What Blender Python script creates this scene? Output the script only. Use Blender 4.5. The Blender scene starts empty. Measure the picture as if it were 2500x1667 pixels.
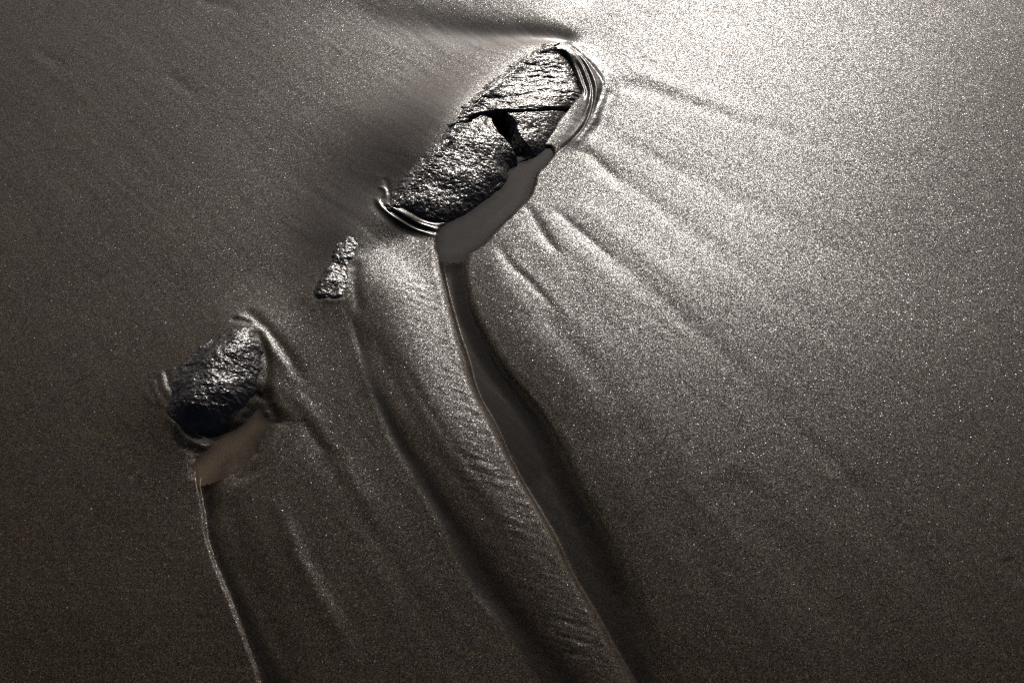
import bpy, math
import numpy as np

# ------------------------------------------------------------------ camera, sky, sun, exposure
scene = bpy.context.scene
PITCH = math.radians(46.0)
LENS = 50.0
DIST = 1.39
CAM = np.array([0.0, -DIST * math.cos(PITCH), DIST * math.sin(PITCH)])

cam_data = bpy.data.cameras.new("camera")
cam_data.lens = LENS
cam_data.sensor_width = 36.0
cam_data.clip_start = 0.01
cam_data.clip_end = 2000.0
cam = bpy.data.objects.new("camera", cam_data)
cam.location = CAM
cam.rotation_euler = (math.pi / 2 - PITCH, 0.0, 0.0)
scene.collection.objects.link(cam)
scene.camera = cam

SUN_ELEV = math.radians(25.0)
SUN_AZ = math.radians(8.0)          # to the right of the viewing direction
world = bpy.data.worlds.new("World")
scene.world = world
world.use_nodes = True
wn = world.node_tree.nodes
wl = world.node_tree.links
wn.clear()
sky = wn.new("ShaderNodeTexSky")
sky.sky_type = 'NISHITA'
sky.sun_disc = False
sky.sun_elevation = SUN_ELEV
sky.sun_rotation = SUN_AZ
sky.air_density = 0.22
sky.dust_density = 5.0
sky.ozone_density = 0.6
bg = wn.new("ShaderNodeBackground")
bg.inputs["Strength"].default_value = 0.055
wo = wn.new("ShaderNodeOutputWorld")
wl.new(sky.outputs[0], bg.inputs[0])
wl.new(bg.outputs[0], wo.inputs[0])

sun_data = bpy.data.lights.new("sun", 'SUN')
sun_data.energy = 2.6
sun_data.angle = math.radians(0.5)
sun_data.color = (1.0, 0.955, 0.89)
sun = bpy.data.objects.new("sun", sun_data)
sun.rotation_euler = (math.pi / 2 - SUN_ELEV, 0.0, math.pi - SUN_AZ)
scene.collection.objects.link(sun)

scene.view_settings.view_transform = 'Standard'
scene.view_settings.look = 'None'
scene.view_settings.exposure = -0.28
scene.view_settings.gamma = 1.0
scene.view_settings.use_curve_mapping = False
scene.cycles.use_denoising = False
scene.cycles.max_bounces = 6
scene.cycles.transparent_max_bounces = 8
scene.cycles.filter_width = 1.15


# ------------------------------------------------------------------ helpers
def G(px, py, z=0.0):
    """pixel of the photograph -> point on the level beach (x, y)"""
    cx = (px - 1250.0) / 2500.0 * 36.0 / LENS
    cy = -(py - 833.5) / 2500.0 * 36.0 / LENS
    dx = cx
    dy = math.cos(PITCH) + cy * math.sin(PITCH)
    dz = -math.sin(PITCH) + cy * math.cos(PITCH)
    t = (z - CAM[2]) / dz
    return (CAM[0] + dx * t, CAM[1] + dy * t)


def W(pts, z=0.0):
    return np.array([G(*p[:2], p[2] if len(p) > 2 else z) for p in pts])


def smooth_poly(pts, n=6, closed=False):
    P = np.asarray(pts, float)
    out = []
    m = len(P)
    rng = range(m if closed else m - 1)
    for i in rng:
        if closed:
            p0, p1, p2, p3 = P[(i - 1) % m], P[i], P[(i + 1) % m], P[(i + 2) % m]
        else:
            p0, p1, p2, p3 = P[max(i - 1, 0)], P[i], P[i + 1], P[min(i + 2, m - 1)]
        for k in range(n):
            t = k / n
            out.append(0.5 * (2 * p1 + (p2 - p0) * t + (2 * p0 - 5 * p1 + 4 * p2 - p3) * t * t
                              + (3 * p1 - p0 - 3 * p2 + p3) * t ** 3))
    if not closed:
        out.append(P[-1])
    return np.array(out)


def sstep(a, b, x):
    t = np.clip((x - a) / (b - a), 0.0, 1.0)
    return t * t * (3 - 2 * t)


def lerp(a, b, t):
    return a + (b - a) * t


RNG = np.random.RandomState(7)
PERM = RNG.permutation(1024)
GRAD = RNG.uniform(0, 2 * np.pi, 1024)
GX, GY = np.cos(GRAD), np.sin(GRAD)


def perlin(x, y, seed=0):
    xi = np.floor(x).astype(np.int64)
    yi = np.floor(y).astype(np.int64)
    xf = x - xi
    yf = y - yi
    u = xf * xf * xf * (xf * (xf * 6 - 15) + 10)
    v = yf * yf * yf * (yf * (yf * 6 - 15) + 10)

    def g(ix, iy, fx, fy):
        h = PERM[(PERM[(ix + seed * 131) & 1023] + iy) & 1023]
        return GX[h] * fx + GY[h] * fy
    a = g(xi, yi, xf, yf)
    b = g(xi + 1, yi, xf - 1, yf)
    c = g(xi, yi + 1, xf, yf - 1)
    d = g(xi + 1, yi + 1, xf - 1, yf - 1)
    return (a + (b - a) * u) * (1 - v) + (c + (d - c) * u) * v


def fbm(x, y, octv=4, seed=0, gain=0.5):
    s = np.zeros_like(x)
    amp = 1.0
    f = 1.0
    for o in range(octv):
        s += amp * perlin(x * f, y * f, seed + o * 7)
        amp *= gain
        f *= 2.03
    return s


def line_dist(X, Y, P):
    """unsigned distance, signed side (+ right of travel) and parameter 0..1 along an open polyline"""
    best = np.full(X.shape, 1e9)
    side = np.zeros(X.shape)
    par = np.zeros(X.shape)
    seg = np.hypot(*(P[1:] - P[:-1]).T)
    cum = np.concatenate([[0], np.cumsum(seg)])
    for i in range(len(P) - 1):
        a = P[i]
        d = P[i + 1] - a
        L2 = d @ d + 1e-18
        t = np.clip(((X - a[0]) * d[0] + (Y - a[1]) * d[1]) / L2, 0, 1)
        rx = X - a[0] - t * d[0]
        ry = Y - a[1] - t * d[1]
        q = rx * rx + ry * ry
        m = q < best
        best = np.where(m, q, best)
        side = np.where(m, np.where(d[1] * rx - d[0] * ry >= 0, 1.0, -1.0), side)
        par = np.where(m, (cum[i] + t * seg[i]) / cum[-1], par)
    return np.sqrt(best), side, par


def poly_sd(X, Y, P):
    """signed distance to a closed polygon, positive inside"""
    best = np.full(X.shape, 1e9)
    ins = np.zeros(X.shape, bool)
    n = len(P)
    for i in range(n):
        a = P[i]
        b = P[(i + 1) % n]
        d = b - a
        L2 = d @ d + 1e-18
        t = np.clip(((X - a[0]) * d[0] + (Y - a[1]) * d[1]) / L2, 0, 1)
        rx = X - a[0] - t * d[0]
        ry = Y - a[1] - t * d[1]
        best = np.minimum(best, rx * rx + ry * ry)
        if a[1] != b[1]:
            c = ((a[1] > Y) != (b[1] > Y)) & (X < (b[0] - a[0]) * (Y - a[1]) / (b[1] - a[1]) + a[0])
            ins ^= c
    return np.where(ins, 1.0, -1.0) * np.sqrt(best)


# ------------------------------------------------------------------ plan of the beach (photo pixels -> ground)
STONE = smooth_poly(W([(1350, 119), (1385, 121), (1408, 150), (1424, 190), (1434, 219), (1413, 243), (1398, 262), (1376, 289),
                       (1361, 315), (1339, 345), (1317, 367), (1287, 386), (1243, 400), (1237, 430), (1202, 463),
                       (1161, 497), (1117, 530), (1080, 543), (1043, 541), (1002, 530), (967, 508, .007), (969, 485, .010),
                       (991, 450, .012), (1028, 415, .012), (1065, 375, .012), (1102, 330, .012), (1135, 286, .012), (1165, 262, .012), (1192, 228, .012),
                       (1222, 190, .012), (1257, 158, .010), (1291, 134, .008), (1320, 121, .006)], .004), 3, True)
ROCK2 = smooth_poly(W([(608, 790), (628, 806), (640, 840), (645, 880), (634, 912), (620, 948), (600, 972), (572, 998),
                       (545, 1020), (514, 1034), (468, 1038), (432, 1028), (410, 1002), (404, 968), (416, 928),
                       (440, 893), (470, 862), (505, 835), (545, 808), (582, 792)], .004), 3, True)
ROCK3 = smooth_poly(W([(866, 572), (880, 588), (874, 622), (864, 660), (860, 700), (850, 730), (825, 740), (795, 738),
                       (766, 726), (774, 700), (788, 675), (800, 645), (812, 615), (828, 588), (846, 573)], .003), 3, True)
POOL_A = smooth_poly(W([(1335, 360), (1346, 374), (1322, 404), (1307, 417), (1296, 452), (1282, 484), (1256, 512),
                        (1226, 541), (1196, 571), (1172, 596), (1140, 612), (1100, 622), (1072, 606), (1074, 575),
                        (1092, 545), (1150, 515), (1210, 470), (1240, 440), (1243, 402), (1290, 390)]), 3, True)
POOL_B = smooth_poly(W([(478, 1096), (500, 1078), (460, 1050), (520, 1040), (568, 1020), (600, 985), (625, 960), (648, 955),
                        (660, 995), (690, 1022), (668, 1036), (645, 1058), (622, 1092), (580, 1114), (548, 1130),
                        (500, 1150), (480, 1140)]), 3, True)
HOLLOW = smooth_poly(W([(1374, 97), (1335, 90), (1280, 87), (1200, 84), (1100, 72), (980, 52), (850, 25), (700, -10)], .003), 3)
HOLLOW_EXT = np.vstack([HOLLOW[0] + (HOLLOW[0] - HOLLOW[3]) * 6, HOLLOW, HOLLOW[-1] + (HOLLOW[-1] - HOLLOW[-4]) * 6])
C1L = smooth_poly(W([(1066, 590), (1069, 612), (1072, 645), (1086, 701), (1105, 777), (1125, 854), (1144, 919), (1167, 976),
                     (1205, 1045), (1245, 1122), (1286, 1192), (1344, 1284), (1391, 1377), (1433, 1451),
                     (1484, 1540), (1546, 1664), (1590, 1760)]), 4)
C1R = smooth_poly(W([(1150, 600), (1138, 640), (1140, 685), (1157, 754), (1197, 831), (1240, 896), (1290, 953), (1335, 1011),
                     (1376, 1076), (1436, 1195), (1500, 1300), (1548, 1408), (1590, 1524), (1648, 1664), (1690, 1760)]), 4)
C2L = smooth_poly(W([(822, 735), (836, 771), (860, 840), (884, 914), (918, 1010), (957, 1095), (1047, 1244), (1127, 1392), (1222, 1520), (1318, 1658), (1370, 1740)]), 4)
C2R = smooth_poly(W([(872, 690), (876, 744), (895, 830), (925, 925), (1010, 1074), (1105, 1201), (1222, 1350), (1371, 1530), (1488, 1658), (1540, 1740)]), 4)
C3L = smooth_poly(W([(470, 1085), (474, 1110), (478, 1176), (490, 1242), (496, 1292), (512, 1346), (532, 1397), (551, 1447), (574, 1505), (601, 1575), (628, 1656), (655, 1740)]), 4)
C3R = smooth_poly(W([(560, 1120), (545, 1150), (530, 1200), (530, 1270), (552, 1330), (590, 1390), (630, 1470), (680, 1560), (740, 1660), (780, 1740)]), 4)
LEFT_EDGE = smooth_poly(W([(1350, 116, .005), (1300, 136, .008), (1230, 192), (1140, 285), (1072, 378), (1005, 450), (965, 505, .008)], .012), 3)


LEFT_EXT = np.vstack([LEFT_EDGE[0] + (LEFT_EDGE[0] - LEFT_EDGE[4]) * 12, LEFT_EDGE, LEFT_EDGE[-1] + (LEFT_EDGE[-1] - LEFT_EDGE[-5]) * 12])


def stone_bank(X, Y):
    """sand banked against the left edge of the long stone; also its side (+ left) and distance"""
    d, s, p = line_dist(X, Y, LEFT_EDGE)
    s = line_dist(X, Y, LEFT_EXT)[1]
    A = 0.005 + 0.009 * sstep(0.0, 0.55, p) - 0.005 * sstep(0.72, 1.0, p)
    return A, d, s, p



ROCK2_AXIS = W([(600, 830), (470, 980)])
ROCK3_AXIS = W([(855, 600), (800, 720)])


def region(X, Y, P, margin):
    return ((X > P[:, 0].min() - margin) & (X < P[:, 0].max() + margin)
            & (Y > P[:, 1].min() - margin) & (Y < P[:, 1].max() + margin))


def add_channel(X, Y, Z, SM, L, R, depth, wl_, wr0, wr1, d_end=0.4, rim=0.0012, smooth=0.9, start=0.02, lip=0.0):
    """steep left bank, soft right bank; depth and smoothness fade downstream"""
    m = region(X, Y, np.vstack([L, R]), 0.08)
    x, y = X[m], Y[m]
    dl, sl, pl = line_dist(x, y, L)
    dr, sr, pr = line_dist(x, y, R)
    a = dl * sl
    # world y grows away from the viewer and the lines run towards the viewer: right of travel is image left
    a = -a
    b = dr * sr
    head = sstep(0.0, start, pl) * sstep(0.0, start, pr)
    wr = lerp(wr0, wr1, pr)
    jit = 0.0004 * fbm(x * 90, y * 90, 3, 3) + 0.0014 * fbm(x * 11, y * 11, 2, 6)
    wl_ = wl_ * np.clip(1.0 + 0.9 * fbm(x * 9, y * 9, 2, 12), 0.6, 2.0) * lerp(1.0, 2.2, pl)
    prof = sstep(0, wl_, a + jit) * sstep(-0.3, 1.0, (b + jit) / wr)
    dep = depth * lerp(1.0, d_end, pl)
    z = -dep * prof * head
    z += rim * np.exp(-((a + 0.004) / 0.006) ** 2) * (b > 0) * head * lerp(1, .6, pl)
    z -= lip * sstep(-0.0075, 0.0015, a + jit) * sstep(0.0, 0.004, b) * head * lerp(1.0, 0.35, sstep(0.1, 0.8, pl))
    Z[m] += z
    SM[m] = np.maximum(SM[m], smooth * sstep(0.001, 0.009, a + jit) * sstep(-0.001, 0.4, (b + jit) / wr) * head * lerp(1.0, 0.85, sstep(0.3, 0.9, pl)))


def stroke(X, Y, Z, pts, w, amp, kind='ridge', asym=1.0, taper=(0.15, 0.3), SM=None, sm=0.0):
    P = smooth_poly(W(pts), 4)
    m = region(X, Y, P, w * 4)
    if not m.any():
        return
    x, y = X[m], Y[m]
    d, s, p = line_dist(x, y, P)
    d = d * s + 0.10 * w * fbm(x * 120, y * 120, 2, 5) + 0.25 * w * fbm(x * 25, y * 25, 2, 8)
    t = sstep(0, max(taper[0], 1e-3), p) * sstep(0, max(taper[1], 1e-3), 1 - p)
    # fade round the ends
    if kind == 'ridge':
        ww = np.where(d > 0, w * asym, w)
        z = amp * np.exp(-(d / ww) ** 2) * t
    else:
        z = amp * np.tanh(d / w * 2) * np.exp(-(d / (w * 3)) ** 2) * t
    Z[m] += z
    if SM is not None:
        SM[m] = np.maximum(SM[m], sm * np.exp(-(d / (1.6 * w)) ** 2) * t)


def swell(Y):
    """slow rise and fall of the beach up and down the picture"""
    return np.clip(-0.14 * np.minimum(Y - 0.03, 0.0) ** 2, -0.03, 0) + np.clip(0.010 * np.maximum(Y - 0.22, 0.0) ** 2, 0, 0.01)


def sag(Y):
    """extra fall of the lower beach that the puddles and half-buried rocks follow"""
    return swell(Y) - np.clip(-0.10 * np.minimum(Y, 0.0) ** 2, -0.02, 0)


def hump(X, Y):
    """drift of sand piled up behind the long stone"""
    x0, y0 = G(1010, 320)
    return 0.0065 * np.exp(-((X - x0) / 0.10) ** 2 - ((Y - y0) / 0.08) ** 2)


def beach(X, Y):
    """height of the sand and its smoothness (0 grainy, 1 silty) at each point"""
    Z = np.zeros(X.shape)
    SM = np.zeros(X.shape)
    near = np.exp(-((X / 1.2) ** 2 + ((Y - 0.1) / 1.2) ** 2) ** 2)
    # broad unevenness and streaks combed by the backwash
    ca, sa = 0.65, -0.76
    al = X * ca + Y * sa
    ac = -X * sa + Y * ca
    Z += 0.002 * fbm(X * 2.1 + 3, Y * 2.1, 2, 1)
    warp = 0.01 * fbm(X * 6, Y * 6, 2, 21)
    Z += 0.00020 * fbm((ac + warp) * 26, al * 3.2, 3, 2) * near
    Z += 0.00006 * fbm((ac + warp) * 110, al * 14, 2, 4) * near
    Z += swell(Y) + hump(X, Y)
    # sand banked up round the stones
    m = region(X, Y, LEFT_EDGE, 0.3)
    A, d, s, p = stone_bank(X[m], Y[m])
    ends = (p > 0.001) & (p < 0.999)
    wide = np.where(ends, np.where(s > 0, 0.068, 0.028), lerp(0.028, 0.068, sstep(-0.04, 0.04, s * line_dist(X[m], Y[m], LEFT_EXT)[0])))
    Z[m] += A * np.exp(-(d / wide) ** 2)
    SM[m] = np.maximum(SM[m], 0.72 * np.exp(-((d - 0.055) / 0.068) ** 2) * sstep(-0.03, 0.035, s * line_dist(X[m], Y[m], LEFT_EXT)[0]) * sstep(0.12, 0.65, p))
    m = region(X, Y, ROCK2_AXIS, 0.3)
    d, s, p = line_dist(X[m], Y[m], ROCK2_AXIS)
    Z[m] += 0.006 * np.exp(-(d / 0.05) ** 2)
    m = region(X, Y, ROCK3_AXIS, 0.3)
    d, s, p = line_dist(X[m], Y[m], ROCK3_AXIS)
    Z[m] += 0.004 * np.exp(-(d / 0.04) ** 2)

    # wide bank rising to the right of the main channel
    m = region(X, Y, C1R, 0.5)
    d, s, p = line_dist(X[m], Y[m], C1R)
    b = -d * s
    p = sstep(G(1150, 560)[1], G(1600, 1700)[1], Y[m] * 1.0)
    wbank = lerp(0.034, 0.085, p)
    Z[m] += lerp(0.004, 0.008, p) * np.tanh(1.25 * np.maximum(b, 0) / wbank) ** 1.3 * sstep(0.5, 0.25, b) * sstep(G(1150, 380)[1], G(1150, 760)[1], Y[m])
    # tongue of sand between the main and the middle channel
    m = region(X, Y, C1L, 0.25)
    d, s, p = line_dist(X[m], Y[m], C1L)
    a = d * s
    Z[m] += lerp(0.0066, 0.0028, p) * np.exp(-((a - lerp(0.062, 0.024, sstep(0, 0.75, p))) / lerp(0.046, 0.032, p)) ** 2) * sstep(-0.02, 1.0, (G(1000, 560)[1] - Y[m]) / 0.11) * sstep(-0.003, 0.0035, a)
    # oblique wrinkles on its edge
    x, y = X[m], Y[m]
    wr = fbm((y * 0.93 + x * 0.36) * 170, (x * 0.93 - y * 0.36) * 40, 3, 9)
    wr = wr * sstep(-0.65, 0.30, fbm(x * 20, y * 20, 2, 17)) * 1.5 * sstep(0.03, 0.15, p)
    Z[m] += 0.00019 * wr * np.exp(-((a - 0.022) / 0.024) ** 2) * lerp(1.1, 2.3, sstep(0.3, 0.95, p)) * (a > 0)

    # trough behind the stone and the slope that leads into it
    m = region(X, Y, HOLLOW, 0.2)
    d, sd, p = line_dist(X[m], Y[m], HOLLOW)
    wn_ = lerp(0.013, 0.060, p ** 0.8)
    wf = lerp(0.020, 0.050, p ** 0.9)
    sd = line_dist(X[m], Y[m], HOLLOW_EXT)[1]
    g = np.exp(-(d / np.where(sd > 0, wf, wn_)) ** 2)
    Z[m] -= lerp(0.0042, 0.0012, p) * g * sstep(1.0, 0.7, p)
    SM[m] = np.maximum(SM[m], 1.05 * g ** 0.6 * sstep(0.95, 0.25, p)).clip(0, 1)
    x0, y0 = G(1345, 25)
    Z += 0.002 * np.exp(-((X - x0) / 0.075) ** 2 - ((Y - y0) / 0.045) ** 2)
    x0, y0 = G(1150, -60)
    Z += 0.004 * np.exp(-((X - x0) / 0.35) ** 2 - ((Y - y0) / 0.09) ** 2)
    # scour beside the stone
    d = poly_sd(X, Y, POOL_A)
    Z -= 0.016 * sstep(-0.006, 0.010, d + 0.0015 * fbm(X * 70, Y * 70, 3, 73))
    SM[:] = np.maximum(SM, 0.9 * sstep(-0.004, 0.004, d))
    d = poly_sd(X, Y, POOL_B)
    Z -= 0.008 * sstep(-0.012, 0.022, d + 0.003 * fbm(X * 60, Y * 60, 3, 71))
    SM[:] = np.maximum(SM, 0.85 * sstep(-0.006, 0.006, d))

    d = poly_sd(X, Y, STONE)
    Z -= 0.03 * sstep(0.004, 0.014, d)
    add_channel(X, Y, Z, SM, C1L, C1R, 0.0072, 0.004, 0.014, 0.034, 0.60, 0.0002, 1.0, lip=0.0012)
    add_channel(X, Y, Z, SM, C2L, C2R, 0.0026, 0.010, 0.016, 0.050, 0.85, 0.0, 1.0, 0.16)
    add_channel(X, Y, Z, SM, C3L, C3R, 0.0042, 0.0022, 0.016, 0.040, 0.50, 0.0, 0.95, 0.05)

    # small crests and grooves: (points, width, height)
    S = lambda pts, w, amp, **k: stroke(X, Y, Z, pts, w * 1.5, amp * 0.36, SM=SM, **k)
    # collar of crests and creases round the upper right of the main stone
    R = lambda pts, w, amp, **k: stroke(X, Y, Z, pts, w, amp, SM=SM, **k)
    R([(1392, 122), (1430, 165), (1452, 205), (1452, 245), (1436, 290), (1400, 335), (1360, 372)], 0.013, 0.0022, sm=0.75, taper=(0.1, 0.15))
    R([(1372, 106), (1400, 124), (1432, 150), (1457, 176), (1471, 205), (1465, 235), (1450, 270), (1434, 304), (1398, 343), (1361, 374), (1340, 395)], 0.0030, -0.0011, taper=(0.1, 0.15))
    R([(1392, 128), (1416, 146), (1437, 185), (1447, 228), (1443, 268), (1424, 312), (1392, 346)], 0.0021, -0.0013, taper=(0.1, 0.2))
    R([(1400, 128), (1425, 152), (1447, 190), (1455, 228), (1448, 268), (1430, 308), (1398, 344)], 0.0021, 0.0010, taper=(0.1, 0.2))
    R([(1404, 150), (1418, 176), (1428, 205), (1434, 225), (1430, 255)], 0.0024, -0.0018)
    R([(1418, 158), (1430, 190), (1440, 222), (1436, 262), (1415, 300)], 0.0018, 0.0008)
    R([(1480, 180), (1492, 212), (1482, 250), (1465, 300), (1430, 350)], 0.009, -0.0012, taper=(.3, .3))
    # crests at the foot of the main stone
    R([(918, 492), (932, 520), (965, 546), (1010, 562), (1060, 574), (1090, 582)], 0.0026, 0.0013, sm=0.9)
    R([(938, 508), (968, 530), (1010, 547), (1060, 558), (1088, 566)], 0.0024, 0.0014, sm=0.9)
    R([(930, 512), (966, 538), (1010, 555), (1060, 566), (1088, 573)], 0.0020, -0.0012, sm=0.9)
    R([(962, 520), (1000, 538), (1050, 548), (1085, 551)], 0.0018, 0.0009, sm=0.9)
    R([(910, 500), (928, 533), (965, 560), (1010, 576), (1065, 590)], 0.0045, -0.0005, sm=0.9)
    R([(925, 470), (940, 478), (944, 492), (932, 500)], 0.0022, 0.0007, sm=0.8)
    R([(938, 448), (948, 470), (955, 500)], 0.0030, -0.0005, sm=0.7)
    # grooves fanning out from the pool
    S([(1281, 490), (1296, 520), (1318, 560), (1345, 600), (1380, 640)], 0.0034, -0.0018)
    S([(1345, 500), (1400, 552), (1460, 604), (1520, 655)], 0.0030, -0.0012)
    S([(1212, 590), (1240, 640), (1290, 690), (1340, 745), (1380, 790)], 0.0032, -0.0017)
    S([(1190, 615), (1240, 680), (1290, 745), (1320, 800)], 0.011, 0.0015)
    S([(1420, 360), (1450, 385), (1490, 425), (1520, 460)], 0.0045, -0.0020)
    S([(1490, 235), (1510, 222), (1540, 210)], 0.003, -0.0008)
    S([(1320, 520), (1400, 600), (1490, 690), (1560, 770)], 0.015, 0.0018)
    S([(1250, 900), (1310, 960), (1380, 1050)], 0.0025, -0.001)
    S([(1900, 1010), (1952, 1063), (1990, 1095), (2033, 1132), (2100, 1200), (2160, 1270)], 0.0045, -0.0009, taper=(.4, .5))
    S([(1500, 160), (1620, 200), (1760, 260), (1900, 330)], 0.010, 0.0012)
    S([(2460, 1350), (2480, 1385), (2500, 1420)], 0.004, -0.0015)
    # long soft furrows fanning out to the lower right
    for pts, w, amp in [([(1270, 500), (1380, 650), (1520, 830), (1680, 1010), (1830, 1180)], 0.010, -0.0009),
                        ([(1330, 500), (1520, 660), (1750, 860), (2033, 1130), (2200, 1300)], 0.009, -0.0009),
                        ([(1200, 600), (1330, 770), (1500, 980), (1650, 1180), (1800, 1400)], 0.011, -0.0010),
                        ([(1410, 360), (1600, 500), (1850, 690), (2150, 920)], 0.012, -0.0009),
                        ([(1300, 560), (1450, 740), (1650, 960), (1850, 1180)], 0.012, 0.0010),
                        ([(1440, 300), (1650, 410), (1950, 570), (2300, 760)], 0.013, -0.0008),
                        ([(1450, 190), (1650, 240), (1900, 320), (2250, 440)], 0.011, -0.0008),
                        ([(1380, 480), (1600, 650), (1900, 900)], 0.014, 0.0010),
                        ([(1480, 1000), (1640, 1240), (1800, 1480), (1900, 1640)], 0.016, -0.0012),
                        ([(1750, 1150), (1950, 1380), (2150, 1640)], 0.018, -0.0013),
                        ([(2050, 1150), (2250, 1370), (2450, 1600)], 0.016, -0.0010)]:
        R(pts, w * 1.15, amp * 0.62, taper=(0.12, 0.6))
    # soft furrows and ribs between the left channels
    for pts, w, amp in [([(540, 1170), (570, 1290), (620, 1420), (700, 1600), (730, 1680)], 0.013, -0.0014),
                        ([(660, 1180), (702, 1277), (737, 1362), (779, 1439), (810, 1490), (860, 1570), (900, 1660)], 0.007, 0.0006),
                        ([(730, 1000), (800, 1110), (880, 1240), (980, 1400), (1100, 1580)], 0.012, -0.0009),
                        ([(700, 930), (790, 1060), (870, 1190), (960, 1330)], 0.010, 0.0009),
                        ([(880, 780), (960, 930), (1060, 1090), (1180, 1240), (1320, 1420)], 0.010, -0.0010)]:
        R(pts, w, amp, taper=(0.15, 0.3))
    # dark line along the tongue and the step below it
    S([(962, 866), (1000, 930), (1052, 1015), (1105, 1088), (1159, 1148), (1220, 1205), (1254, 1233)], 0.0030, -0.0011)
    S([(1000, 980), (1070, 1090), (1150, 1190), (1230, 1280), (1330, 1400)], 0.008, 0.0015)
    # grooves below, left and right of the dark rock
    S([(591, 755), (633, 792), (675, 839), (709, 884), (736, 923), (750, 950)], 0.0042, -0.0042, taper=(.15, .35))
    S([(620, 800), (650, 835), (690, 880), (715, 915)], 0.0045, 0.0026)
    S([(560, 785), (590, 791), (622, 800)], 0.0025, -0.0022)
    S([(575, 775), (600, 783), (628, 792)], 0.0018, 0.0012)
    S([(624, 806), (641, 845), (652, 890), (649, 930), (647, 955), (660, 990), (690, 1022)], 0.0030, -0.0055, taper=(.1, .15))
    S([(614, 950), (628, 962), (645, 960)], 0.0030, -0.004)
    S([(395, 903), (400, 935), (412, 965), (420, 985)], 0.0028, 0.0026)
    S([(405, 905), (410, 935), (420, 960)], 0.0020, -0.0026)
    S([(372, 925), (380, 955), (395, 985), (408, 1005)], 0.0025, 0.0016)
    S([(352, 945), (362, 970), (385, 995)], 0.0025, 0.0012)
    S([(410, 1015), (440, 1050), (480, 1075), (510, 1085)], 0.0035, 0.0030)
    S([(425, 1012), (455, 1045), (490, 1068)], 0.0030, -0.0030)
    S([(730, 1016), (760, 1050), (785, 1085), (800, 1110)], 0.0035, -0.0020)
    S([(510, 1190), (516, 1292), (545, 1335), (580, 1375), (610, 1430)], 0.007, -0.0022)
    S([(560, 1110), (590, 1135), (615, 1165)], 0.010, -0.003)
    S([(690, 1250), (702, 1277), (737, 1362), (779, 1439), (810, 1490), (849, 1555)], 0.0050, 0.0020, asym=2.0)
    S([(800, 1100), (870, 1230), (950, 1370), (1050, 1520)], 0.014, 0.0020)
    # round the small rock
    S([(868, 640), (866, 690), (872, 740), (884, 790)], 0.0040, -0.0030)
    S([(790, 738), (815, 745), (845, 738)], 0.0025, 0.0015)
    # bottom right: edge of the next tongue
    S([(1480, 1330), (1540, 1450), (1590, 1560), (1640, 1667)], 0.008, -0.0040, taper=(.4, .05))
    # streaks at upper left
    S([(85, 115), (120, 145), (170, 180)], 0.006, -0.0012)
    S([(405, 180), (440, 205), (490, 245)], 0.005, -0.0012)
    S([(480, 5), (530, 15), (600, 40)], 0.006, -0.0015)
    return Z, SM


# ------------------------------------------------------------------ materials
def new_mat(name):
    m = bpy.data.materials.new(name)
    m.use_nodes = True
    nt = m.node_tree
    nt.nodes.clear()
    return m, nt, nt.nodes, nt.links


def math_node(nt, op, a, b=None):
    n = nt.nodes.new("ShaderNodeMath")
    n.operation = op
    for i, v in enumerate((a, b)):
        if v is None:
            continue
        if isinstance(v, (int, float)):
            n.inputs[i].default_value = v
        else:
            nt.links.new(v, n.inputs[i])
    return n.outputs[0]


def facet_normal(nt, coord, scale, strength, base_normal):
    """tilt the normal of every grain (Voronoi cell) its own way"""
    nodes, links = nt.nodes, nt.links
    vo = nodes.new("ShaderNodeTexVoronoi")
    vo.feature = 'F1'
    vo.inputs["Scale"].default_value = scale
    links.new(coord, vo.inputs["Vector"])
    sub = nodes.new("ShaderNodeVectorMath")
    sub.operation = 'SUBTRACT'
    links.new(vo.outputs["Color"], sub.inputs[0])
    sub.inputs[1].default_value = (0.5, 0.5, 0.5)
    wn_ = nodes.new("ShaderNodeTexWhiteNoise")
    wn_.noise_dimensions = '3D'
    links.new(vo.outputs["Position"], wn_.inputs["Vector"])
    tail = math_node(nt, 'ADD', math_node(nt, 'MULTIPLY', math_node(nt, 'POWER', wn_.outputs["Value"], 8.0), 1.5), 0.92)
    strength = math_node(nt, 'MULTIPLY', tail, strength)
    sc = nodes.new("ShaderNodeVectorMath")
    sc.operation = 'SCALE'
    links.new(sub.outputs[0], sc.inputs[0])
    if isinstance(strength, (int, float)):
        sc.inputs["Scale"].default_value = strength
    else:
        links.new(strength, sc.inputs["Scale"])
    ad = nodes.new("ShaderNodeVectorMath")
    ad.operation = 'ADD'
    links.new(sc.outputs[0], ad.inputs[0])
    links.new(base_normal, ad.inputs[1])
    no = nodes.new("ShaderNodeVectorMath")
    no.operation = 'NORMALIZE'
    links.new(ad.outputs[0], no.inputs[0])
    return no.outputs[0], vo


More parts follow.
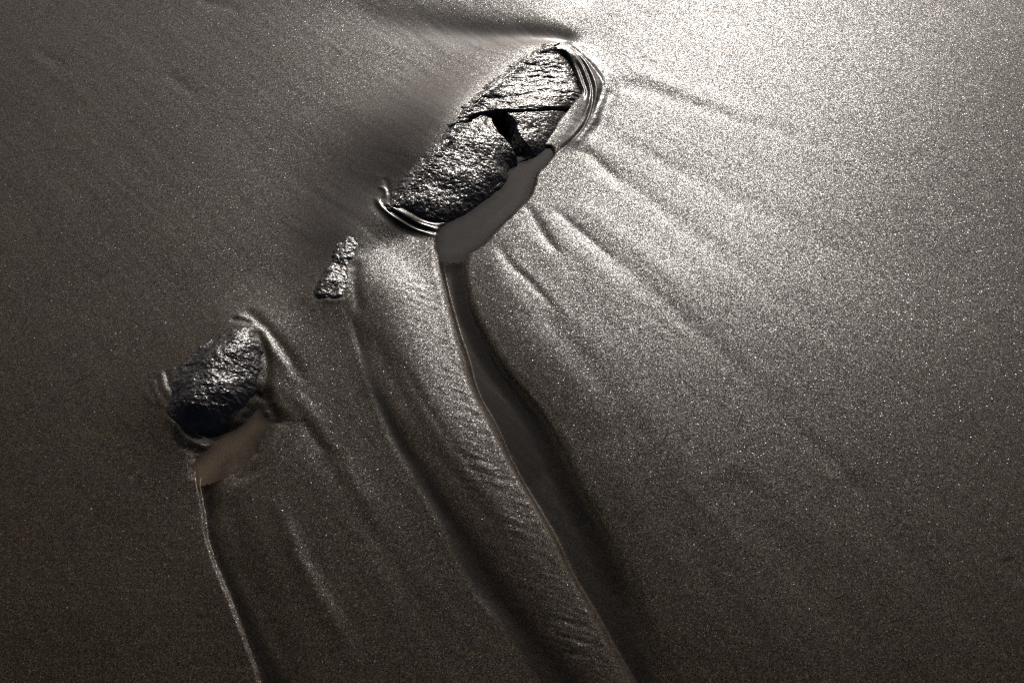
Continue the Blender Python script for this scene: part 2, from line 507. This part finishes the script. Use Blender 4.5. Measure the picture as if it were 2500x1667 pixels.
def sand_material():
    m, nt, N, L = new_mat("wet_sand")
    out = N.new("ShaderNodeOutputMaterial")
    bs = N.new("ShaderNodeBsdfPrincipled")
    tc = N.new("ShaderNodeTexCoord")
    co = tc.outputs["Object"]
    at = N.new("ShaderNodeAttribute")
    at.attribute_name = "smoothness"
    sm = at.outputs["Fac"]
    inv = math_node(nt, 'SUBTRACT', 1.0, sm)
    # grain relief
    n1 = N.new("ShaderNodeTexNoise")
    n1.inputs["Scale"].default_value = 700.0
    n1.inputs["Detail"].default_value = 3.0
    n1.inputs["Roughness"].default_value = 0.6
    L.new(co, n1.inputs["Vector"])
    bp = N.new("ShaderNodeBump")
    bp.inputs["Distance"].default_value = 0.0009
    L.new(n1.outputs[0], bp.inputs["Height"])
    L.new(math_node(nt, 'ADD', math_node(nt, 'MULTIPLY', inv, 0.09), 0.01), bp.inputs["Strength"])
    st = math_node(nt, 'ADD', math_node(nt, 'MULTIPLY', inv, 0.17), 0.03)
    nrm, vo = facet_normal(nt, co, 1150.0, st, bp.outputs[0])
    # colour: dark brown grey wet sand, single grains lighter, darker or redder
    cr = N.new("ShaderNodeValToRGB")
    e = cr.color_ramp.elements
    e[0].position = 0.0
    e[0].color = (0.012, 0.009, 0.007, 1)
    e[1].position = 1.0
    e[1].color = (0.13, 0.092, 0.054, 1)
    k = e.new(0.55)
    k.color = (0.043, 0.0305, 0.0168, 1)
    k = e.new(0.85)
    k.color = (0.070, 0.050, 0.027, 1)
    sepc = N.new("ShaderNodeSeparateColor")
    L.new(vo.outputs["Color"], sepc.inputs[0])
    L.new(sepc.outputs[2], cr.inputs[0])
    n2 = N.new("ShaderNodeTexNoise")
    n2.inputs["Scale"].default_value = 9.0
    n2.inputs["Detail"].default_value = 4.0
    L.new(co, n2.inputs["Vector"])
    mx = N.new("ShaderNodeMix")
    mx.data_type = 'RGBA'
    mx.blend_type = 'MULTIPLY'
    mx.inputs[0].default_value = 1.0
    L.new(cr.outputs[0], mx.inputs[6])
    tr = N.new("ShaderNodeValToRGB")
    tr.color_ramp.elements[0].position = 0.3
    tr.color_ramp.elements[0].color = (0.84, 0.79, 0.70, 1)
    tr.color_ramp.elements[1].position = 0.7
    tr.color_ramp.elements[1].color = (1.1, 1.1, 1.08, 1)
    L.new(n2.outputs[0], tr.inputs[0])
    L.new(tr.outputs[0], mx.inputs[7])
    wet = N.new("ShaderNodeMix")
    wet.data_type = 'RGBA'
    wet.blend_type = 'MULTIPLY'
    L.new(sm, wet.inputs[0])
    L.new(mx.outputs[2], wet.inputs[6])
    wet.inputs[7].default_value = (0.30, 0.33, 0.37, 1)
    L.new(wet.outputs[2], bs.inputs["Base Color"])
    bs.inputs["IOR"].default_value = 1.5
    bs.inputs["Specular IOR Level"].default_value = 0.50
    L.new(math_node(nt, 'ADD', math_node(nt, 'MULTIPLY', inv, 0.098), 0.235), bs.inputs["Roughness"])
    L.new(nrm, bs.inputs["Normal"])
    L.new(bs.outputs[0], out.inputs[0])
    return m


def rock_material(name, base, rough):
    m, nt, N, L = new_mat(name)
    out = N.new("ShaderNodeOutputMaterial")
    bs = N.new("ShaderNodeBsdfPrincipled")
    tc = N.new("ShaderNodeTexCoord")
    co = tc.outputs["Object"]
    n1 = N.new("ShaderNodeTexNoise")
    n1.inputs["Scale"].default_value = 320.0
    n1.inputs["Detail"].default_value = 3.0
    L.new(co, n1.inputs["Vector"])
    bp = N.new("ShaderNodeBump")
    bp.inputs["Distance"].default_value = 0.0016
    bp.inputs["Strength"].default_value = 0.6
    L.new(n1.outputs[0], bp.inputs["Height"])
    nrm, vo = facet_normal(nt, co, 650.0, 0.22, bp.outputs[0])
    n2 = N.new("ShaderNodeTexNoise")
    n2.inputs["Scale"].default_value = 60.0
    n2.inputs["Detail"].default_value = 4.0
    L.new(co, n2.inputs["Vector"])
    cr = N.new("ShaderNodeValToRGB")
    cr.color_ramp.elements[0].position = 0.35
    cr.color_ramp.elements[0].color = (base[0] * .5, base[1] * .5, base[2] * .5, 1)
    cr.color_ramp.elements[1].position = 0.7
    cr.color_ramp.elements[1].color = (base[0] * 1.5, base[1] * 1.35, base[2] * 1.25, 1)
    L.new(n2.outputs[0], cr.inputs[0])
    L.new(cr.outputs[0], bs.inputs["Base Color"])
    bs.inputs["Roughness"].default_value = rough
    bs.inputs["Specular IOR Level"].default_value = 1.0
    L.new(nrm, bs.inputs["Normal"])
    L.new(bs.outputs[0], out.inputs[0])
    return m


def water_material(name, tint, silt_colour, silt_amount, f0=0.04):
    m, nt, N, L = new_mat(name)
    out = N.new("ShaderNodeOutputMaterial")
    tr = N.new("ShaderNodeBsdfTransparent")
    tr.inputs[0].default_value = tint + (1,)
    gl = N.new("ShaderNodeBsdfGlossy")
    gl.inputs["Roughness"].default_value = 0.12
    tc = N.new("ShaderNodeTexCoord")
    n1 = N.new("ShaderNodeTexNoise")
    n1.inputs["Scale"].default_value = 55.0
    n1.inputs["Detail"].default_value = 2.0
    L.new(tc.outputs["Object"], n1.inputs["Vector"])
    bp = N.new("ShaderNodeBump")
    bp.inputs["Distance"].default_value = 0.001
    bp.inputs["Strength"].default_value = 0.15
    L.new(n1.outputs[0], bp.inputs["Height"])
    L.new(bp.outputs[0], gl.inputs["Normal"])
    lw = N.new("ShaderNodeLayerWeight")
    L.new(bp.outputs[0], lw.inputs["Normal"])
    fac = math_node(nt, 'ADD', math_node(nt, 'MULTIPLY', math_node(nt, 'POWER', lw.outputs["Facing"], 5.0), 0.98), f0)
    mx = N.new("ShaderNodeMixShader")
    L.new(fac, mx.inputs[0])
    silt = N.new("ShaderNodeBsdfDiffuse")
    silt.inputs[0].default_value = silt_colour + (1,)
    mt = N.new("ShaderNodeMixShader")
    da = N.new("ShaderNodeAttribute")
    da.attribute_name = "depth_mm"
    clear = math_node(nt, 'POWER', 1.0 - silt_amount, math_node(nt, 'MULTIPLY', da.outputs["Fac"], 0.33))
    L.new(math_node(nt, 'SUBTRACT', 1.0, clear), mt.inputs[0])
    L.new(tr.outputs[0], mt.inputs[1])
    L.new(silt.outputs[0], mt.inputs[2])
    L.new(mt.outputs[0], mx.inputs[1])
    L.new(gl.outputs[0], mx.inputs[2])
    L.new(mx.outputs[0], out.inputs[0])
    return m


MAT_SAND = sand_material()
MAT_STONE = rock_material("wet_dark_stone", (0.022, 0.019, 0.018), 0.27)
MAT_ROCK2 = rock_material("wet_black_rock", (0.016, 0.015, 0.014), 0.30)
MAT_WATER = water_material("grey_water", (0.62, 0.61, 0.60), (0.075, 0.070, 0.066), 0.25)
MAT_THIN = water_material("thin_water", (0.80, 0.78, 0.75), (0.05, 0.045, 0.04), 0.04, 0.022)
MAT_MUDDY = water_material("muddy_water", (0.86, 0.80, 0.72), (0.21, 0.155, 0.10), 0.34)


def mesh_from(name, co, quads, mat, smooth=True):
    me = bpy.data.meshes.new(name)
    me.vertices.add(len(co))
    me.vertices.foreach_set("co", np.ascontiguousarray(co, np.float32).ravel())
    nq = len(quads)
    me.loops.add(nq * 4)
    me.loops.foreach_set("vertex_index", np.ascontiguousarray(quads, np.int32).ravel())
    me.polygons.add(nq)
    me.polygons.foreach_set("loop_start", np.arange(0, nq * 4, 4, dtype=np.int32))
    me.polygons.foreach_set("use_smooth", np.full(nq, smooth, bool))
    me.update(calc_edges=True)
    me.validate()
    me.materials.append(mat)
    return me


def put(name, me, parent=None, **props):
    o = bpy.data.objects.new(name, me)
    scene.collection.objects.link(o)
    if parent is not None:
        o.parent = parent
    for k, v in props.items():
        o[k] = v
    return o


# ------------------------------------------------------------------ the beach: one sheet, fine in view, coarse to the horizon
def axis_coords(lo, hi, step, reach=600.0, grow=1.35):
    core = np.arange(lo, hi, step)
    out_hi, s, v = [], step, core[-1]
    while v < reach:
        s *= grow
        v += s
        out_hi.append(v)
    out_lo, s, v = [], step, core[0]
    while v > -reach:
        s *= grow
        v -= s
        out_lo.append(v)
    return np.concatenate([out_lo[::-1], core, out_hi])


xs = axis_coords(-0.70, 0.70, 0.00118)
ys = axis_coords(-0.42, 0.66, 0.00118)
X, Y = np.meshgrid(xs, ys)
Z, SM = beach(X, Y)
nx, ny = len(xs), len(ys)
idx = np.arange(nx * ny).reshape(ny, nx)
quads = np.stack([idx[:-1, :-1], idx[:-1, 1:], idx[1:, 1:], idx[1:, :-1]], -1).reshape(-1, 4)
me = mesh_from("sand", np.stack([X, Y, Z], -1).reshape(-1, 3), quads, MAT_SAND)
att = me.attributes.new("smoothness", 'FLOAT', 'POINT')
att.data.foreach_set("value", SM.ravel().astype(np.float32))
put("sand", me, kind="structure", label="dark wet beach sand combed into channels by running water")


# ------------------------------------------------------------------ stones
def solid_patch(name, mask_fn, z_fn, box, step, bottom, mat):
    """closed body: shaped top, flat buried underside"""
    x = np.arange(box[0], box[1], step)
    y = np.arange(box[2], box[3], step)
    X, Y = np.meshgrid(x, y)
    ins = mask_fn(X, Y)
    Z = z_fn(X, Y)
    cell = ins[:-1, :-1] & ins[:-1, 1:] & ins[1:, 1:] & ins[1:, :-1]
    n = X.size
    idx = np.arange(n).reshape(X.shape)
    q = np.stack([idx[:-1, :-1], idx[:-1, 1:], idx[1:, 1:], idx[1:, :-1]], -1)
    top = q[cell]
    cp = np.pad(cell, 1)
    c = cp[1:-1, 1:-1]
    walls = []
    for (dy, dx, a, b) in ((-1, 0, 0, 1), (0, 1, 1, 2), (1, 0, 2, 3), (0, -1, 3, 0)):
        nb = cp[1 + dy:cp.shape[0] - 1 + dy, 1 + dx:cp.shape[1] - 1 + dx]
        e = q[c & ~nb]
        walls.append(np.stack([e[:, b], e[:, a], e[:, a] + n, e[:, b] + n], -1))
    allq = np.concatenate([top, top[:, ::-1] + n] + walls)
    co = np.concatenate([np.stack([X, Y, Z], -1).reshape(-1, 3),
                         np.stack([X, Y, np.full_like(X, bottom)], -1).reshape(-1, 3)])
    used = np.unique(allq)
    remap = np.zeros(len(co), np.int64)
    remap[used] = np.arange(len(used))
    return mesh_from(name, co[used], remap[allq], mat)


def box_of(P, m):
    return (P[:, 0].min() - m, P[:, 0].max() + m, P[:, 1].min() - m, P[:, 1].max() + m)


def lumps(x, y, seed):
    a = fbm(x * 130, y * 130, 3, seed)
    r = 1 - np.abs(fbm(x * 70, y * 70, 3, seed + 3)) * 2
    b = fbm(x * 22, y * 22, 2, seed + 9)
    k = fbm(x * 330, y * 330, 2, seed + 5)
    return a * 0.00075 + r * 0.0005 + b * 0.0030 + k * 0.00024


CRACK = smooth_poly(W([(1100, 322), (1135, 308), (1176, 284), (1230, 278), (1287, 271), (1330, 260), (1380, 248), (1425, 238), (1470, 228)], .012), 4)
NOTCH = smooth_poly(W([(1182, 278), (1205, 308), (1226, 342), (1255, 374), (1275, 410)], .009), 4)


def stone_top(X, Y):
    d = poly_sd(X, Y, STONE)
    A, dl, sd, p = stone_bank(X, Y)
    zl = A * np.exp(-(dl / 0.068) ** 2) - 0.24 * dl
    zr = A - 0.08 * dl - 0.012 * np.exp(-np.maximum(d, 0) / 0.011) * sstep(0.0, 0.02, dl)
    z = np.where(sd > 0, zl, zr) + 0.0022 + swell(Y) + hump(X, Y)
    return z + np.where((d < 0) & (sd < 0), 1.5 * d, 0) + lumps(X, Y, 31) * lerp(0.6, 1.0, sstep(0.2, 0.7, p)), d


NOTCH_Y = G(1250, 412)[1]


def crack_side(X, Y):
    d, s, p = line_dist(X, Y, CRACK)
    return d * s + 0.004 * fbm(X * 45, Y * 45, 3, 61)   # + below the crack (towards the viewer)


def notch_side(X, Y):
    d, s, p = line_dist(X, Y, NOTCH)
    return -d * s + 0.005 * fbm(X * 40, Y * 40, 3, 65)   # + right of the notch (wedge side)


def right_of_edge(X, Y):
    A, d, s, p = stone_bank(X, Y)
    return sstep(0.0, 0.03, -s * d)


def z_upper(X, Y):
    z, d = stone_top(X, Y)
    c = crack_side(X, Y)
    wv = 0.006 * fbm(X * 30, Y * 30, 2, 44)
    strata = fbm((Y * 0.97 - X * 0.16 + wv) * 120, X * 38, 3, 41)
    z = z + 0.0014 * strata - 0.0010 * np.abs(strata)
    z += 0.003 * sstep(0.05, 0.0, np.abs(c)) * right_of_edge(X, Y)
    return z - 0.030 * sstep(-0.0012, 0.003, c)


def z_body(X, Y):
    z, d = stone_top(X, Y)
    c = crack_side(X, Y)
    n = notch_side(X, Y)
    z = z - 0.003 * sstep(0.03, 0.0, c) * right_of_edge(X, Y) - 0.035 * sstep(0.0022, -0.003, c)
    return z - 0.020 * sstep(0.0, 0.006, n) * (Y > NOTCH_Y)


def z_wedge(X, Y):
    z, d = stone_top(X, Y)
    c = crack_side(X, Y)
    n = notch_side(X, Y)
    z = z - 0.035 * sstep(0.004, -0.004, c)
    return z + 0.001 - 0.022 * sstep(0.023, 0.010, n)


def inside(P, extra):
    return lambda X, Y: (poly_sd(X, Y, P) > -0.010) & extra(X, Y)


root = put("stone", None, label="long cracked dark stone half buried in sand, largest of the three", category="stone")
sb = box_of(STONE, 0.02)
put("upper_block", solid_patch("upper_block", inside(STONE, lambda X, Y: crack_side(X, Y) < 0.006), z_upper, sb, 0.0008, -0.06, MAT_STONE), root,
    label="upper block with fine streaked layers above the crack")
put("lower_block", solid_patch("lower_block", inside(STONE, lambda X, Y: (crack_side(X, Y) > -0.006) & ((notch_side(X, Y) < 0.012) | (Y < NOTCH_Y))), z_body, sb, 0.0008, -0.06, MAT_STONE), root,
    label="pitted lower block running down to the left")
put("wedge", solid_patch("wedge", inside(STONE, lambda X, Y: (crack_side(X, Y) > -0.006) & (notch_side(X, Y) > 0.002) & (Y > NOTCH_Y - 0.004)), z_wedge, sb, 0.0008, -0.06, MAT_STONE), root,
    label="three-cornered chunk between the crack and the dark notch")


def z_rock2(X, Y):
    d = poly_sd(X, Y, ROCK2) + 0.0025 * fbm(X * 60, Y * 60, 3, 93)
    da, s, p = line_dist(X, Y, ROCK2_AXIS)
    base = 0.006 * np.exp(-(da / 0.05) ** 2) - 0.002 + sag(Y)
    left = s > 0
    prof = np.where(left, 0.010 * sstep(-0.006, 0.030, d), 0.015 * (1 - np.exp(-np.maximum(d, 0) / 0.012)))
    return base + prof + np.where(d < 0, 1.2 * d, 0) + lumps(X, Y, 57)


put("rock", solid_patch("rock", inside(ROCK2, lambda X, Y: X > -9), z_rock2, box_of(ROCK2, 0.02), 0.0008, -0.04, MAT_ROCK2),
    label="rounded black rock at lower left with brown puddle below it", category="rock")


def z_rock3(X, Y):
    d = poly_sd(X, Y, ROCK3) + 0.0032 * fbm(X * 75, Y * 75, 3, 91)
    da, s, p = line_dist(X, Y, ROCK3_AXIS)
    base = 0.004 * np.exp(-(da / 0.04) ** 2) - 0.0015 + sag(Y)
    return base + 0.0048 * sstep(-0.006, 0.009, d) + np.where(d < 0, 1.0 * d, 0) + 1.0 * lumps(X, Y, 77)


put("rock_tip", solid_patch("rock_tip", inside(ROCK3, lambda X, Y: X > -9), z_rock3, box_of(ROCK3, 0.02), 0.0008, -0.04, MAT_ROCK2),
    label="small narrow rock tip just breaking the sand, smallest of the three", category="rock")


# ------------------------------------------------------------------ standing and running water
def water_sheet(name, P, level, margin, mat, label, step=0.0016):
    b = box_of(P, margin + 0.006)
    x = np.arange(b[0], b[1], step)
    y = np.arange(b[2], b[3], step)
    X, Y = np.meshgrid(x, y)
    zw = level(X, Y) if callable(level) else np.full(X.shape, level)
    ins = (poly_sd(X, Y, P) > -margin) & (zw - beach(X, Y)[0] > -0.0015)
    cell = ins[:-1, :-1] & ins[:-1, 1:] & ins[1:, 1:] & ins[1:, :-1]
    idx = np.arange(X.size).reshape(X.shape)
    q = np.stack([idx[:-1, :-1], idx[:-1, 1:], idx[1:, 1:], idx[1:, :-1]], -1)[cell]
    used = np.unique(q)
    remap = np.zeros(X.size, np.int64)
    remap[used] = np.arange(len(used))
    z = level(X, Y) if callable(level) else np.full(X.shape, level)
    co = np.stack([X, Y, z], -1).reshape(-1, 3)[used]
    me = mesh_from(name, co, remap[q], mat)
    dep = np.clip(co[:, 2] - beach(co[:, 0].copy(), co[:, 1].copy())[0], 0, 0.02) * 1000.0
    me.attributes.new("depth_mm", 'FLOAT', 'POINT').data.foreach_set("value", dep.astype(np.float32))
    return put(name, me, kind="structure", label=label)


def ground_z(px, py):
    x, y = G(px, py)
    return float(beach(np.array([x]), np.array([y]))[0][0])


CH1 = np.vstack([C1L[:40], C1R[:34][::-1]])
y_top, y_end = G(1150, 640)[1], G(1250, 1010)[1]
water_sheet("water", POOL_A, -0.0022, 0.012, MAT_WATER, "still grey puddle along the lower right of the cracked stone")
water_sheet("water", CH1, lambda X, Y: sag(Y) - 0.0024 - 0.003 * np.clip((y_top - Y) / (y_top - y_end), 0, 1.5), 0.0, MAT_THIN,
            "thin water running down the widest channel")
water_sheet("water", POOL_B, -0.0042 + float(sag(np.array([G(560, 1080)[1]]))[0]), 0.012, MAT_MUDDY, "shallow brown puddle below the black rock")
